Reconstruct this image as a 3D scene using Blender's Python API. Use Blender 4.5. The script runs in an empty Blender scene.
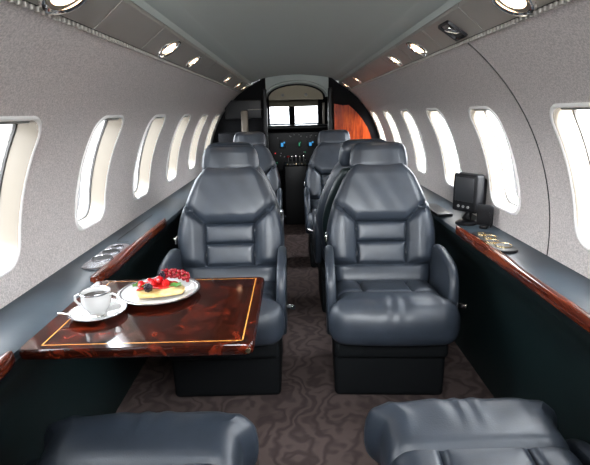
import bpy, bmesh, math, random
from mathutils import Vector, Matrix
PI = math.pi
random.seed(7)
sc = bpy.context.scene
col = sc.collection

# ------------------------------------------------------------------ camera
PITCH, ROLL, FPX = math.radians(14.27), math.radians(1.4), 470.0
CAM = Vector((-0.03, 0.0, 1.13))
cd = bpy.data.cameras.new('camera')
cam = bpy.data.objects.new('camera', cd)
col.objects.link(cam)
cd.sensor_width = 36.0
cd.lens = FPX / 590.0 * 36.0
cd.clip_start = 0.02
cam.matrix_world = (Matrix.Translation(CAM) @ Matrix.Rotation(PI / 2 - PITCH, 4, 'X')
                    @ Matrix.Rotation(-ROLL, 4, 'Z'))
sc.camera = cam

# ------------------------------------------------------------------ world, sun, exposure
w = bpy.data.worlds.new('daylight')
sc.world = w
w.use_nodes = True
bg = w.node_tree.nodes['Background']
bg.inputs[0].default_value = (0.93, 0.97, 1.0, 1)
bg.inputs[1].default_value = 6.5
_n, _l = w.node_tree.nodes, w.node_tree.links
_tc = _n.new('ShaderNodeTexCoord')
_sp = _n.new('ShaderNodeSeparateXYZ')
_mr = _n.new('ShaderNodeMapRange')
_mr.inputs['From Min'].default_value = -1.0
_mr.inputs['From Max'].default_value = 1.0
_cr = _n.new('ShaderNodeValToRGB')
_cr.color_ramp.elements[0].position, _cr.color_ramp.elements[0].color = 0.46, (0.06, 0.06, 0.06, 1)
_cr.color_ramp.elements[1].position, _cr.color_ramp.elements[1].color = 0.505, (1.35, 1.38, 1.42, 1)
_k = _cr.color_ramp.elements.new(0.75)
_k.color = (2.1, 2.2, 2.3, 1)
_l.new(_tc.outputs['Generated'], _sp.inputs[0])
_l.new(_sp.outputs['Z'], _mr.inputs['Value'])
_l.new(_mr.outputs[0], _cr.inputs[0])
_l.new(_cr.outputs[0], bg.inputs[0])
sd = bpy.data.lights.new('sun', 'SUN')
sd.energy = 26.0
sd.angle = math.radians(3)
sd.color = (1.0, 0.97, 0.93)
sun = bpy.data.objects.new('sun', sd)
sun.rotation_euler = Vector((-0.30, 0.95, -0.14)).to_track_quat('-Z', 'Y').to_euler()
col.objects.link(sun)
# added soft fill light above the camera, out of frame, for sheen on leather
ad = bpy.data.lights.new('fill_light', 'AREA')
ad.shape = 'RECTANGLE'
ad.size, ad.size_y = 0.7, 0.5
ad.energy = 8.0
ad.spread = math.radians(80)
ad.color = (0.93, 0.97, 1.0)
al = bpy.data.objects.new('fill_light', ad)
al.location = (0.0, 0.05, 1.40)
al.rotation_euler = (Vector((0, 2.6, 0.62)) - Vector(al.location)).to_track_quat('-Z', 'Y').to_euler()
col.objects.link(al)
sc.view_settings.view_transform = 'Standard'
sc.view_settings.look = 'None'
sc.view_settings.exposure = 0.85
sc.view_settings.gamma = 1.0
sc.view_settings.use_curve_mapping = False
sc.cycles.caustics_reflective = False
sc.cycles.caustics_refractive = False
sc.cycles.sample_clamp_indirect = 4.0


# ------------------------------------------------------------------ materials
def mat(name, c, rough=0.5, metal=0.0, spec=0.5, coat=0.0, emit=None, es=0.0):
    m = bpy.data.materials.new(name)
    m.use_nodes = True
    b = m.node_tree.nodes['Principled BSDF']
    b.inputs['Base Color'].default_value = (c[0], c[1], c[2], 1)
    b.inputs['Roughness'].default_value = rough
    b.inputs['Metallic'].default_value = metal
    b.inputs['Specular IOR Level'].default_value = spec
    b.inputs['Coat Weight'].default_value = coat
    b.inputs['Coat Roughness'].default_value = 0.04
    if emit:
        b.inputs['Emission Color'].default_value = (emit[0], emit[1], emit[2], 1)
        b.inputs['Emission Strength'].default_value = es
    return m


def nodes(m):
    return m.node_tree.nodes, m.node_tree.links, m.node_tree.nodes['Principled BSDF']


def add_noise(m, scale, c1, c2, detail=4.0, bump=0.0, lo=0.35, hi=0.65, distort=0.0, sc3=None, bscale=None):
    n, l, b = nodes(m)
    tc = n.new('ShaderNodeTexCoord')
    mp = n.new('ShaderNodeMapping')
    if sc3:
        mp.inputs['Scale'].default_value = sc3
    l.new(tc.outputs['Object'], mp.inputs['Vector'])
    t = n.new('ShaderNodeTexNoise')
    t.inputs['Scale'].default_value = scale
    t.inputs['Detail'].default_value = detail
    t.inputs['Distortion'].default_value = distort
    l.new(mp.outputs[0], t.inputs['Vector'])
    r = n.new('ShaderNodeValToRGB')
    r.color_ramp.elements[0].position = lo
    r.color_ramp.elements[1].position = hi
    r.color_ramp.elements[0].color = (*c1, 1)
    r.color_ramp.elements[1].color = (*c2, 1)
    l.new(t.outputs['Fac'], r.inputs[0])
    l.new(r.outputs[0], b.inputs['Base Color'])
    if bump:
        t2 = t
        if bscale:
            t2 = n.new('ShaderNodeTexNoise')
            t2.inputs['Scale'].default_value = bscale
            t2.inputs['Detail'].default_value = 3
            l.new(mp.outputs[0], t2.inputs['Vector'])
        bp = n.new('ShaderNodeBump')
        bp.inputs['Strength'].default_value = bump
        bp.inputs['Distance'].default_value = 0.003
        l.new(t2.outputs['Fac'], bp.inputs['Height'])
        l.new(bp.outputs[0], b.inputs['Normal'])
    return m


M = {}
M['wall'] = add_noise(mat('wall_fabric', (0.4, 0.37, 0.36), 0.9, spec=0.2), 230,
                      (0.52, 0.478, 0.46), (0.76, 0.70, 0.675), 2, 0.35)
M['ceiling'] = mat('ceiling_cloth', (0.45, 0.49, 0.465), 0.6, spec=0.4)
M['strip'] = mat('service_strip', (0.34, 0.315, 0.28), 0.42, metal=0.1)
M['strip_dark'] = mat('seam_dark', (0.03, 0.028, 0.026), 0.5)
M['leather'] = add_noise(mat('blue_grey_leather', (0.06, 0.07, 0.09), 0.42, spec=0.6), 14,
                         (0.018, 0.024, 0.034), (0.025, 0.033, 0.046), 3, 0.10, bscale=260)
M['panel'] = add_noise(mat('shaded_leather_panel', (0.02, 0.04, 0.045), 0.45, spec=0.4), 9,  # seat leather again, with its shadow tone put into the colour
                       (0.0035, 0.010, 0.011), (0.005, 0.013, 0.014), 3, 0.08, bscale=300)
M['ledge'] = add_noise(mat('ledge_vinyl', (0.05, 0.07, 0.085), 0.42, spec=0.45), 12,
                       (0.027, 0.039, 0.050), (0.034, 0.048, 0.061), 3, 0.06, bscale=300)
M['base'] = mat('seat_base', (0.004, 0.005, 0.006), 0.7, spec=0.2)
M['black'] = mat('black_plastic', (0.005, 0.005, 0.006), 0.4, spec=0.25)
M['dark'] = mat('dark_partition', (0.004, 0.004, 0.005), 0.7, spec=0.12)
M['cream'] = mat('window_cream', (0.15, 0.128, 0.10), 0.5)
M['white'] = mat('window_white', (0.95, 0.93, 0.90), 0.4)
M['chrome'] = mat('chrome', (0.85, 0.82, 0.78), 0.12, metal=1.0)
M['gold'] = mat('gold_plate', (0.83, 0.68, 0.40), 0.2, metal=1.0)
M['china'] = mat('white_china', (0.58, 0.58, 0.57), 0.12, coat=0.5)
M['silver_rim'] = mat('silver_band', (0.55, 0.55, 0.58), 0.2, metal=0.9)
M['coffee'] = mat('coffee', (0.012, 0.006, 0.003), 0.05)
M['lamp_glow'] = mat('lamp_glow', (1, .85, .7), 0.4, emit=(1.0, 0.66, 0.38), es=4.5)
M['screen'] = mat('monitor_glass', (0.02, 0.022, 0.025), 0.3)
M['tan'] = mat('tan_headliner', (0.42, 0.37, 0.27), 0.7)
M['crepe'] = add_noise(mat('crepe', (0.85, 0.62, 0.25), 0.5), 60, (0.60, 0.38, 0.11), (0.68, 0.52, 0.25), 3, 0.2)
M['red'] = mat('berry_red', (0.50, 0.010, 0.012), 0.18, coat=0.6)
M['currant'] = mat('currant_red', (0.22, 0.003, 0.008), 0.25, coat=0.15, spec=0.3)
M['sauce'] = mat('red_sauce', (0.42, 0.012, 0.008), 0.08, coat=0.8)
M['blackberry'] = mat('blackberry', (0.010, 0.006, 0.014), 0.2, coat=0.5)
M['mint'] = mat('mint_leaf', (0.06, 0.20, 0.03), 0.45)
M['blue_glow'] = mat('display_blue', (0, 0, 0), 0.4, emit=(0.05, 0.35, 0.75), es=0.55)
M['green_glow'] = mat('display_green', (0, 0, 0), 0.4, emit=(0.05, 0.5, 0.25), es=0.30)
M['red_glow'] = mat('indicator_red', (0, 0, 0), 0.4, emit=(0.9, 0.05, 0.05), es=0.7)
M['knob'] = mat('grey_knob', (0.25, 0.25, 0.24), 0.4)
M['inlay'] = mat('gold_inlay', (0.60, 0.26, 0.05), 0.25, coat=1.0)


def wood_mat(name, c1, c2, c3, scale, rough=0.12, distort=2.0, sc3=(1, 1, 1), coat=1.0, spec=0.5):
    m = mat(name, c2, rough, coat=coat, spec=spec)
    n, l, b = nodes(m)
    tc = n.new('ShaderNodeTexCoord')
    mp = n.new('ShaderNodeMapping')
    mp.inputs['Scale'].default_value = sc3
    l.new(tc.outputs['Object'], mp.inputs['Vector'])
    t = n.new('ShaderNodeTexNoise')
    t.inputs['Scale'].default_value = scale
    t.inputs['Detail'].default_value = 8
    t.inputs['Roughness'].default_value = 0.6
    t.inputs['Distortion'].default_value = distort
    l.new(mp.outputs[0], t.inputs['Vector'])
    r = n.new('ShaderNodeValToRGB')
    e = r.color_ramp.elements
    e[0].position, e[0].color = 0.34, (*c1, 1)
    e[1].position, e[1].color = 0.70, (*c3, 1)
    k = e.new(0.52)
    k.color = (*c2, 1)
    l.new(t.outputs['Fac'], r.inputs[0])
    l.new(r.outputs[0], b.inputs['Base Color'])
    return m


M['burl'] = wood_mat('burl_wood', (0.004, 0.001, 0.0008), (0.022, 0.0035, 0.0015), (0.12, 0.013, 0.004), 20, 0.08, 1.5, coat=0.0, spec=0.35)
M['rail_wood'] = wood_mat('rail_wood', (0.025, 0.004, 0.002), (0.085, 0.013, 0.005), (0.20, 0.040, 0.013), 8, 0.12, 1.0, (3, .6, 3), coat=0.15, spec=0.4)
M['orange_wood'] = wood_mat('orange_wood', (0.14, 0.015, 0.003), (0.42, 0.050, 0.008), (0.60, 0.11, 0.015), 5, 0.3, 1.5, (5, 1, .8), coat=0.2, spec=0.2)


def carpet_mat():
    m = mat('swirl_carpet', (0.2, 0.15, 0.14), 0.95, spec=0.1)
    n, l, b = nodes(m)
    tc = n.new('ShaderNodeTexCoord')
    wn = n.new('ShaderNodeTexNoise')
    wn.inputs['Scale'].default_value = 5.0
    l.new(tc.outputs['Object'], wn.inputs['Vector'])
    mx = n.new('ShaderNodeMixRGB')
    mx.blend_type = 'LINEAR_LIGHT'
    mx.inputs[0].default_value = 0.22
    l.new(tc.outputs['Object'], mx.inputs[1])
    l.new(wn.outputs['Color'], mx.inputs[2])
    wv = n.new('ShaderNodeTexWave')
    wv.inputs['Scale'].default_value = 4.0
    wv.inputs['Distortion'].default_value = 9.0
    wv.inputs['Detail'].default_value = 2.0
    wv.inputs['Detail Scale'].default_value = 1.6
    l.new(mx.outputs[0], wv.inputs['Vector'])
    fn = n.new('ShaderNodeTexNoise')
    fn.inputs['Scale'].default_value = 320
    l.new(tc.outputs['Object'], fn.inputs['Vector'])
    ad_ = n.new('ShaderNodeMath')
    ad_.operation = 'MULTIPLY_ADD'
    ad_.inputs[1].default_value = 0.7
    l.new(wv.outputs['Fac'], ad_.inputs[0])
    sb = n.new('ShaderNodeMath')
    sb.operation = 'MULTIPLY'
    sb.inputs[1].default_value = 0.35
    l.new(fn.outputs['Fac'], sb.inputs[0])
    l.new(sb.outputs[0], ad_.inputs[2])
    r = n.new('ShaderNodeValToRGB')
    e = r.color_ramp.elements
    e[0].position, e[0].color = 0.1, (0.055, 0.040, 0.038, 1)
    e[1].position, e[1].color = 0.75, (0.100, 0.074, 0.069, 1)
    l.new(ad_.outputs[0], r.inputs[0])
    l.new(r.outputs[0], b.inputs['Base Color'])
    bp = n.new('ShaderNodeBump')
    bp.inputs['Strength'].default_value = 0.5
    bp.inputs['Distance'].default_value = 0.004
    l.new(ad_.outputs[0], bp.inputs['Height'])
    l.new(bp.outputs[0], b.inputs['Normal'])
    return m


M['carpet'] = carpet_mat()


def pane_mat():
    m = bpy.data.materials.new('window_acrylic')
    m.use_nodes = True
    n, l = m.node_tree.nodes, m.node_tree.links
    n.clear()
    o = n.new('ShaderNodeOutputMaterial')
    t = n.new('ShaderNodeBsdfTransparent')
    t.inputs[0].default_value = (0.96, 0.98, 1, 1)
    g = n.new('ShaderNodeBsdfGlossy')
    g.inputs['Roughness'].default_value = 0.03
    mx = n.new('ShaderNodeMixShader')
    mx.inputs[0].default_value = 0.05
    l.new(t.outputs[0], mx.inputs[1])
    l.new(g.outputs[0], mx.inputs[2])
    l.new(mx.outputs[0], o.inputs[0])
    return m


M['pane'] = pane_mat()


# ------------------------------------------------------------------ mesh helpers
def mk(name, verts, faces, m, parent=None, smooth=True, mats=None, fmat=None):
    me = bpy.data.meshes.new(name)
    me.from_pydata([tuple(v) for v in verts], [], faces)
    bm = bmesh.new()
    bm.from_mesh(me)
    bmesh.ops.recalc_face_normals(bm, faces=bm.faces)
    bm.to_mesh(me)
    bm.free()
    for mm in (mats or [m]):
        me.materials.append(mm)
    if fmat:
        for p, i in zip(me.polygons, fmat):
            p.material_index = i
    if smooth:
        me.polygons.foreach_set('use_smooth', [True] * len(me.polygons))
        try:
            me.set_sharp_from_angle(angle=math.radians(40))
        except Exception:
            pass
    o = bpy.data.objects.new(name, me)
    col.objects.link(o)
    if parent:
        o.parent = parent
    return o


class MB:
    """collects shapes of one part into one mesh"""
    def __init__(s):
        s.v, s.f, s.m = [], [], []

    def add(s, vs, fs, mi=0):
        k = len(s.v)
        s.v += [Vector(v) for v in vs]
        s.f += [tuple(i + k for i in f) for f in fs]
        s.m += [mi] * len(fs)

    def box(s, c, d, r=0.0, mi=0, seg=3, warp=None):
        vs, fs = soft_box(d, r or min(d) * 0.12, (seg, seg, seg))
        s.add([Vector(c) + (warp(v) if warp else v) for v in vs], fs, mi)

    def tube(s, pts, r, n=10, closed=False, mi=0, caps=True):
        pts = [Vector(p) for p in pts]
        N = len(pts)
        rr = r if isinstance(r, (list, tuple)) else [r] * N
        vs = []
        prev = None
        for i, p in enumerate(pts):
            if closed:
                t = (pts[(i + 1) % N] - pts[i - 1]).normalized()
            else:
                t = (pts[min(i + 1, N - 1)] - pts[max(i - 1, 0)]).normalized()
            if prev is None:
                a = t.orthogonal().normalized()
            else:
                a = (prev - t * prev.dot(t)).normalized()
            prev = a
            b = t.cross(a)
            for k in range(n):
                q = 2 * PI * k / n
                vs.append(p + (a * math.cos(q) + b * math.sin(q)) * rr[i])
        fs = []
        for i in range(N if closed else N - 1):
            j = (i + 1) % N
            for k in range(n):
                k2 = (k + 1) % n
                fs.append((i * n + k, i * n + k2, j * n + k2, j * n + k))
        if not closed and caps:
            fs.append(tuple(range(n)))
            fs.append(tuple((N - 1) * n + k for k in range(n)))
        s.add(vs, fs, mi)

    def lathe(s, prof, c=(0, 0, 0), n=32, ax=None, mi=0, sx=1.0, sy=1.0):
        """prof: list of (r, z). ax: matrix to orient"""
        vs, fs = [], []
        for (r, z) in prof:
            for k in range(n):
                q = 2 * PI * k / n
                v = Vector((r * math.cos(q) * sx, r * math.sin(q) * sy, z))
                if ax:
                    v = ax @ v
                vs.append(v + Vector(c))
        P = len(prof)
        for i in range(P - 1):
            for k in range(n):
                k2 = (k + 1) % n
                fs.append((i * n + k, i * n + k2, (i + 1) * n + k2, (i + 1) * n + k))
        s.add(vs, fs, mi)

    def sphere(s, c, r, n=12, sq=(1, 1, 1), mi=0):
        prof = [(max(1e-5, math.sin(PI * i / n)) * r, -math.cos(PI * i / n) * r) for i in range(n + 1)]
        vs, fs = [], []
        for (rr, z) in prof:
            for k in range(n):
                q = 2 * PI * k / n
                vs.append(Vector(c) + Vector((rr * math.cos(q) * sq[0], rr * math.sin(q) * sq[1], z * sq[2])))
        for i in range(n):
            for k in range(n):
                k2 = (k + 1) % n
                fs.append((i * n + k, i * n + k2, (i + 1) * n + k2, (i + 1) * n + k))
        s.add(vs, fs, mi)

    def loft(s, sections, closed_profile=True, caps=True, mi=0):
        vs, fs = [], []
        n = len(sections[0])
        for sct in sections:
            vs += list(sct)
        for i in range(len(sections) - 1):
            for k in range(n if closed_profile else n - 1):
                k2 = (k + 1) % n
                fs.append((i * n + k, i * n + k2, (i + 1) * n + k2, (i + 1) * n + k))
        if caps and closed_profile:
            fs.append(tuple(range(n)))
            fs.append(tuple((len(sections) - 1) * n + k for k in range(n)))
        s.add(vs, fs, mi)

    def build(s, name, m, parent=None, smooth=True, mats=None):
        return mk(name, s.v, s.f, m, parent, smooth, mats, s.m if mats else None)


def soft_box(dims, r, res):
    """rounded box, returns verts, faces"""
    hx, hy, hz = dims[0] / 2, dims[1] / 2, dims[2] / 2
    r = min(r, hx, hy, hz)
    h = (hx, hy, hz)

    def line(hh, n):
        """sample positions: n flat + rounded corner samples"""
        k = 4
        a = [-(hh) + r * (1 - math.cos(PI / 2 * i / k)) for i in range(k)]
        lo, hi = -(hh - r), (hh - r)
        mid = [lo + (hi - lo) * i / max(1, n) for i in range(n + 1)] if hi - lo > 1e-6 else [0.0]
        return a + mid + [-x for x in reversed(a)]
    L = [line(h[i], res[i]) for i in range(3)]
    idx = {}
    vs, fs = [], []

    def vid(p):
        key = (round(p[0], 6), round(p[1], 6), round(p[2], 6))
        if key in idx:
            return idx[key]
        inner = Vector([max(-(h[i] - r), min(h[i] - r, p[i])) for i in range(3)])
        d = Vector(p) - inner
        if d.length > 1e-9:
            # cube -> sphere mapping inside the corner cell
            q = inner + d.normalized() * r
        else:
            q = Vector(p)
        idx[key] = len(vs)
        vs.append(q)
        return idx[key]
    for ax in range(3):
        u, v = (ax + 1) % 3, (ax + 2) % 3
        for sgn in (-1, 1):
            for i in range(len(L[u]) - 1):
                for j in range(len(L[v]) - 1):
                    q = []
                    for (a, b) in ((i, j), (i + 1, j), (i + 1, j + 1), (i, j + 1)):
                        p = [0, 0, 0]
                        p[ax] = sgn * h[ax]
                        p[u] = L[u][a]
                        p[v] = L[v][b]
                        q.append(vid(p))
                    if len(set(q)) >= 3:
                        qq = []
                        for t in q:
                            if t not in qq:
                                qq.append(t)
                        fs.append(tuple(qq))
    return vs, fs


def sstep(a, b, x):
    t = max(0.0, min(1.0, (x - a) / (b - a)))
    return t * t * (3 - 2 * t)


def segd(px, py, a, b):
    ax, ay, bx, by = a[0], a[1], b[0], b[1]
    dx, dy = bx - ax, by - ay
    t = max(0, min(1, ((px - ax) * dx + (py - ay) * dy) / (dx * dx + dy * dy)))
    return math.hypot(px - ax - t * dx, py - ay - t * dy)


def tag(o, label=None, cat=None, group=None, kind=None):
    if label:
        o['label'] = label
    if cat:
        o['category'] = cat
    if group:
        o['group'] = group
    if kind:
        o['kind'] = kind
    return o


def empty(name, loc=(0, 0, 0), rz=0.0):
    o = bpy.data.objects.new(name, None)
    o.empty_display_size = 0.05
    o.location = loc
    o.rotation_euler = (0, 0, rz)
    col.objects.link(o)
    return o


def copy_tree(o, parent=None):
    c = o.copy()
    col.objects.link(c)
    if parent:
        c.parent = parent
    for ch in list(o.children):
        copy_tree(ch, c)
    return c


# ------------------------------------------------------------------ cabin section
R, ZC = 0.79, 0.695
Y0, Y1 = -1.30, 4.45


def arc(a, y, r=R):
    """a in degrees from the crown, positive to the right"""
    q = math.radians(a)
    return Vector((r * math.sin(q), y, ZC + r * math.cos(q)))


A_IN, A_OUT, A_BOT = 29.3, 37.7, 92.5
WA0, WA1, WW = 56.5, 86.2, 0.25      # window top / bottom angle, width along the cabin
WIN_Y = [-0.66 + 0.6 * k for k in range(9)]
WIN_Y = [y + 0.02 for y in WIN_Y]


def rrect(u, v, r, n=6):
    """rounded rectangle outline (centred), counter clockwise"""
    pts = []
    for (cx, cy, a0) in ((u - r, v - r, 0), (-u + r, v - r, 90), (-u + r, -v + r, 180), (u - r, -v + r, 270)):
        for i in range(n + 1):
            a = math.radians(a0 + 90 * i / n)
            pts.append((cx + r * math.cos(a), cy + r * math.sin(a)))
    # densify straights
    out = []
    for i in range(len(pts)):
        a, b = pts[i], pts[(i + 1) % len(pts)]
        d = math.hypot(a[0] - b[0], a[1] - b[1])
        k = max(1, int(d / 0.04))
        for j in range(k):
            out.append((a[0] + (b[0] - a[0]) * j / k, a[1] + (b[1] - a[1]) * j / k))
    return out


def to_rect(p, U, V):
    s = max(abs(p[0]) / U, abs(p[1]) / V)
    return (p[0] / s, p[1] / s)


AM = (WA0 + WA1) / 2
HS = math.radians(WA1 - WA0) / 2 * R
outline = rrect(WW / 2, HS, 0.062)


def sv(side, u, v, yc, r=R):
    """u along the cabin, v upward on the arc"""
    return arc(side * (AM - math.degrees(v / R)), yc + u, r)


def win_ys(side):
    return [y + (0.03 if side > 0 else -0.05) for y in WIN_Y]


def wall(side, name):
    mb = MB()
    WY = win_ys(side)
    V = HS + 0.05
    # window cells
    for yc in WY:
        U = 0.16
        N = len(outline)
        rings = 4
        vs = []
        for k in range(rings + 1):
            t = k / rings
            for p in outline:
                q = to_rect(p, U, V)
                vs.append(sv(side, p[0] + (q[0] - p[0]) * t, p[1] + (q[1] - p[1]) * t, yc))
        fs = []
        for k in range(rings):
            for i in range(N):
                j = (i + 1) % N
                fs.append((k * N + i, k * N + j, (k + 1) * N + j, (k + 1) * N + i))
        mb.add(vs, fs)
    top, bot = AM - math.degrees(V / R), AM + math.degrees(V / R)

    def patch(a0, a1, y0, y1, na, ny):
        vs = [arc(side * (a0 + (a1 - a0) * i / na), y0 + (y1 - y0) * j / ny) for i in range(na + 1) for j in range(ny + 1)]
        fs = [(i * (ny + 1) + j, i * (ny + 1) + j + 1, (i + 1) * (ny + 1) + j + 1, (i + 1) * (ny + 1) + j)
              for i in range(na) for j in range(ny)]
        mb.add(vs, fs)
    patch(A_OUT - 0.3, top, Y0, Y1, 6, 8)
    patch(bot, A_BOT, Y0, Y1, 4, 8)
    # unseen overlapping skin, added behind the patch joints to stop light leaks
    def skin(a0, a1, y0, y1, na, ny):
        vs = [arc(side * (a0 + (a1 - a0) * i / na), y0 + (y1 - y0) * j / ny, R + 0.004) for i in range(na + 1) for j in range(ny + 1)]
        fs = [(i * (ny + 1) + j, i * (ny + 1) + j + 1, (i + 1) * (ny + 1) + j + 1, (i + 1) * (ny + 1) + j)
              for i in range(na) for j in range(ny)]
        mb.add(vs, fs)
    skin(top - 2, top + 1.2, Y0, Y1, 3, 4)
    skin(bot - 1.2, bot + 2, Y0, Y1, 3, 4)
    mids = [Y0 - .02] + [y + 0.30 for y in WY] 
    for y in [WY[0] - 0.30] + mids[1:]:
        skin(top - 2, bot + 2, y - 0.158, y + 0.158, 14, 2)
    edges = [Y0] + [e for y in WY for e in (y - 0.16, y + 0.16)] + [Y1]
    for i in range(0, len(edges), 2):
        patch(top, bot, edges[i], edges[i + 1], 12, 1)
    o = mb.build(name, M['wall'])
    tag(o, kind='structure')
    return o


wall(-1, 'wall_left')
wall(1, 'wall_right')

# windows: bead, liner, inner liner, pane
wn = 0


def make_window(side, yc, n):
    e = empty('window_%d' % n, sv(side, 0, 0, yc))
    tag(e, kind='structure')
    off = Vector(e.location)
    N = len(outline)

    def ring(scale_u, scale_v, r):
        return [sv(side, p[0] * scale_u, p[1] * scale_v, yc, r) - off for p in outline]

    def band(rings, name, m):
        mb = MB()
        mb.loft(rings, closed_profile=True, caps=False)
        return mb.build(name, m, e)
    # white rounded bead around the opening, proud of the wall
    rs = []
    for k in range(7):
        a = PI * k / 6
        g = 0.006 * math.cos(a)
        rs.append(ring(1 + (g + 0.002) / (WW / 2), 1 + (g + 0.002) / HS, R - 0.006 * math.sin(a)))
    band(rs, 'bead', M['white'])
    band([ring(0.97, 0.982, R - 0.003), ring(0.95, 0.975, R + 0.02), ring(0.93, 0.965, R + 0.048)], 'liner', M['cream'])
    band([ring(0.93, 0.965, R + 0.048), ring(0.90, 0.95, R + 0.050), ring(0.90, 0.95, R + 0.058)], 'shade_slot', M['strip_dark'])
    band([ring(0.90, 0.95, R + 0.056), ring(0.88, 0.94, R + 0.058), ring(0.86, 0.93, R + 0.085)], 'inner_liner', M['white'])
    mb = MB()
    rg = ring(0.87, 0.935, R + 0.084)
    vs = list(rg) + [sum(rg, Vector()) / N]
    # keep the pane curved: spokes to a central line
    mid = [sv(side, 0, p[1] * 0.9, yc, R + 0.084) - off for p in outline]
    vs = list(rg) + mid
    fs = [(i, (i + 1) % N, N + (i + 1) % N, N + i) for i in range(N)]
    mb.add(vs, fs)
    mb.build('pane', M['pane'], e)
    # small grey shade pull / visor at the top of the opening
    mb = MB()
    mb.box(sv(side, 0, HS - 0.013, yc, R + 0.012) - off, (0.024, 0.13, 0.012), 0.005)
    mb.build('shade_handle', M['knob'], e)


for side in (-1, 1):
    for yc in win_ys(side):
        wn += 1
        make_window(side, yc, wn)

# wall joint groove on the right wall (and matching ones on bays further aft/forward)
for k, yy in enumerate((1.46,)):
    mb = MB()
    mb.tube([arc(A_OUT + (A_BOT - A_OUT) * i / 24, yy, R - 0.0005) for i in range(25)], 0.0022, 6)
    tag(mb.build('trim_joint', M['strip_dark']), kind='structure').name = 'trim_1'

# ------------------------------------------------------------------ ceiling
prof = []
p_in = arc(A_IN, 0)
xi, zi = p_in.x, p_in.z
half = [(xi, zi), (xi - 0.004, zi + 0.018), (xi - 0.020, zi + 0.024), (xi - 0.050, zi + 0.034), (xi - 0.058, zi + 0.038)]
for i in range(9):
    x = (xi - 0.062) * (1 - i / 8)
    half.append((x, zi + 0.040 + 0.035 * (1 - (x / (xi - 0.06)) ** 2)))
prof = half + [(-x, z) for (x, z) in reversed(half[:-1])]
mb = MB()
mb.loft([[Vector((x, y, z)) for (x, z) in prof] for y in (Y0, 0.0, 1.5, 3.0, Y1)], closed_profile=False)
mb.loft([[arc(-46 + 92 * i / 16, y, R + 0.055) for i in range(17)] for y in (Y0, Y1)], closed_profile=False)  # unseen outer shell, added so no daylight leaks past the strips
tag(mb.build('ceiling', M['ceiling']), kind='structure')

# service strips with panels
tdir = lambda side: (arc(side * A_OUT, 0) - arc(side * A_IN, 0)).normalized()


def strip_frame(side):
    a, b = arc(side * (A_IN), 0), arc(side * (A_OUT), 0)
    t = (b - a).normalized()
    n = Vector((-side * abs(t.z), 0, -abs(t.x)))
    return a, b, t, n


for side, nm in ((-1, 'trim_2'), (1, 'trim_3')):
    a, b, t, n = strip_frame(side)
    W = (b - a).length
    e = empty(nm, (a + b) / 2)
    tag(e, kind='structure')
    off = Vector(e.location)
    cuts = [Y0, -0.7, -0.1, 0.45, 1.12, 1.46, 1.72, 2.12, 2.42, 2.95, 3.2, 3.6, 4.0, Y1]
    if side > 0:
        cuts = [Y0, -0.7, -0.1, 0.5, 1.28, 1.62, 2.0, 2.35, 2.8, 3.3, 3.7, 4.1, Y1]
    for i in range(len(cuts) - 1):
        mb = MB()
        y0, y1 = cuts[i] + 0.003, cuts[i + 1] - 0.003
        for_prof = [a + t * 0.002, a + t * 0.008 + n * 0.006, a + t * (W - 0.016) + n * 0.006, a + t * (W - 0.010) + n * 0.001]
        back = [q - n * 0.008 for q in reversed(for_prof)]
        sk = 0.03     # the joints run slightly oblique
        sec = []
        for yy in (y0, y1):
            sec.append([q + Vector((0, yy + sk * ((q - a).dot(t) / W - .5), 0)) - off for q in for_prof + back])
        mb.loft(sec)
        mb.build('service_panel', M['strip'], e)
    # dark backing channel
    mb = MB()
    mb.loft([[q + Vector((0, yy, 0)) - off for q in (a - n * .004, b - n * .004, b - n * .012, a - n * .012)] for yy in (Y0, Y1)])
    mb.build('backing', M['strip_dark'], e)
    # outer ribbed air grille
    mb = MB()
    yy = Y0 + 0.05
    while yy < Y1 - 0.05:
        mb.box(b - t * 0.003 + n * 0.004 + Vector((0, yy, 0)) - off, (0.010, 0.010, 0.010), 0.002, seg=1)
        yy += 0.02
    mb.build('air_grille', M['strip'], e, smooth=False)


# reading lamps set in the strips
def strip_axes(side):
    a, b, t, n = strip_frame(side)
    y = Vector((0, 1, 0))
    mtx = Matrix((t, y, n)).transposed()   # columns t, y, n
    return (a + b) / 2, mtx, n


def make_lamp(side, y, r, label, power=0.5, ov=1.25):
    c, mtx, n = strip_axes(side)
    e = empty('reading_lamp', c + Vector((0, y, 0)) + n * 0.006)
    tag(e, label, 'lamp', 'reading lamps in the ceiling service strips')
    mb = MB()
    k = r / 0.035
    mb.lathe([(r * 0.80, -0.004), (r * 0.82, 0.003), (r * 0.92, 0.006), (r * 1.02, 0.005), (r * 1.08, 0.0), (r * 1.08, -0.002)], n=36, ax=mtx, sy=ov)
    mb.build('bezel', M['chrome'], e)
    mb = MB()
    mb.lathe([(r * 0.81, -0.002), (r * 0.70, -0.006 * k), (r * 0.5, -0.010 * k), (0.0001, -0.012 * k)], n=32, ax=mtx, sy=ov)
    mb.build('reflector', M['chrome'], e)
    mb = MB()
    vs0 = MB()
    vs0.sphere((0, 0, 0), r * 0.66, 16, (1.0, ov, 0.22))
    mb.add([mtx @ v for v in vs0.v], vs0.f)
    o = mb.build('bulb', M['lamp_glow'], e)
    o.location = mtx @ Vector((0, 0, -0.002))
    ld = bpy.data.lights.new('lamp_light', 'SPOT')
    ld.energy = power
    ld.spot_size = math.radians(120)
    ld.spot_blend = 0.8
    ld.color = (1.0, 0.80, 0.62)
    ld.shadow_soft_size = 0.02
    lo = bpy.data.objects.new('lamp_light', ld)
    lo.parent = e
    lo.location = n * 0.035
    lo.rotation_euler = n.to_track_quat('-Z', 'Y').to_euler()
    col.objects.link(lo)
    return e


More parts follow.
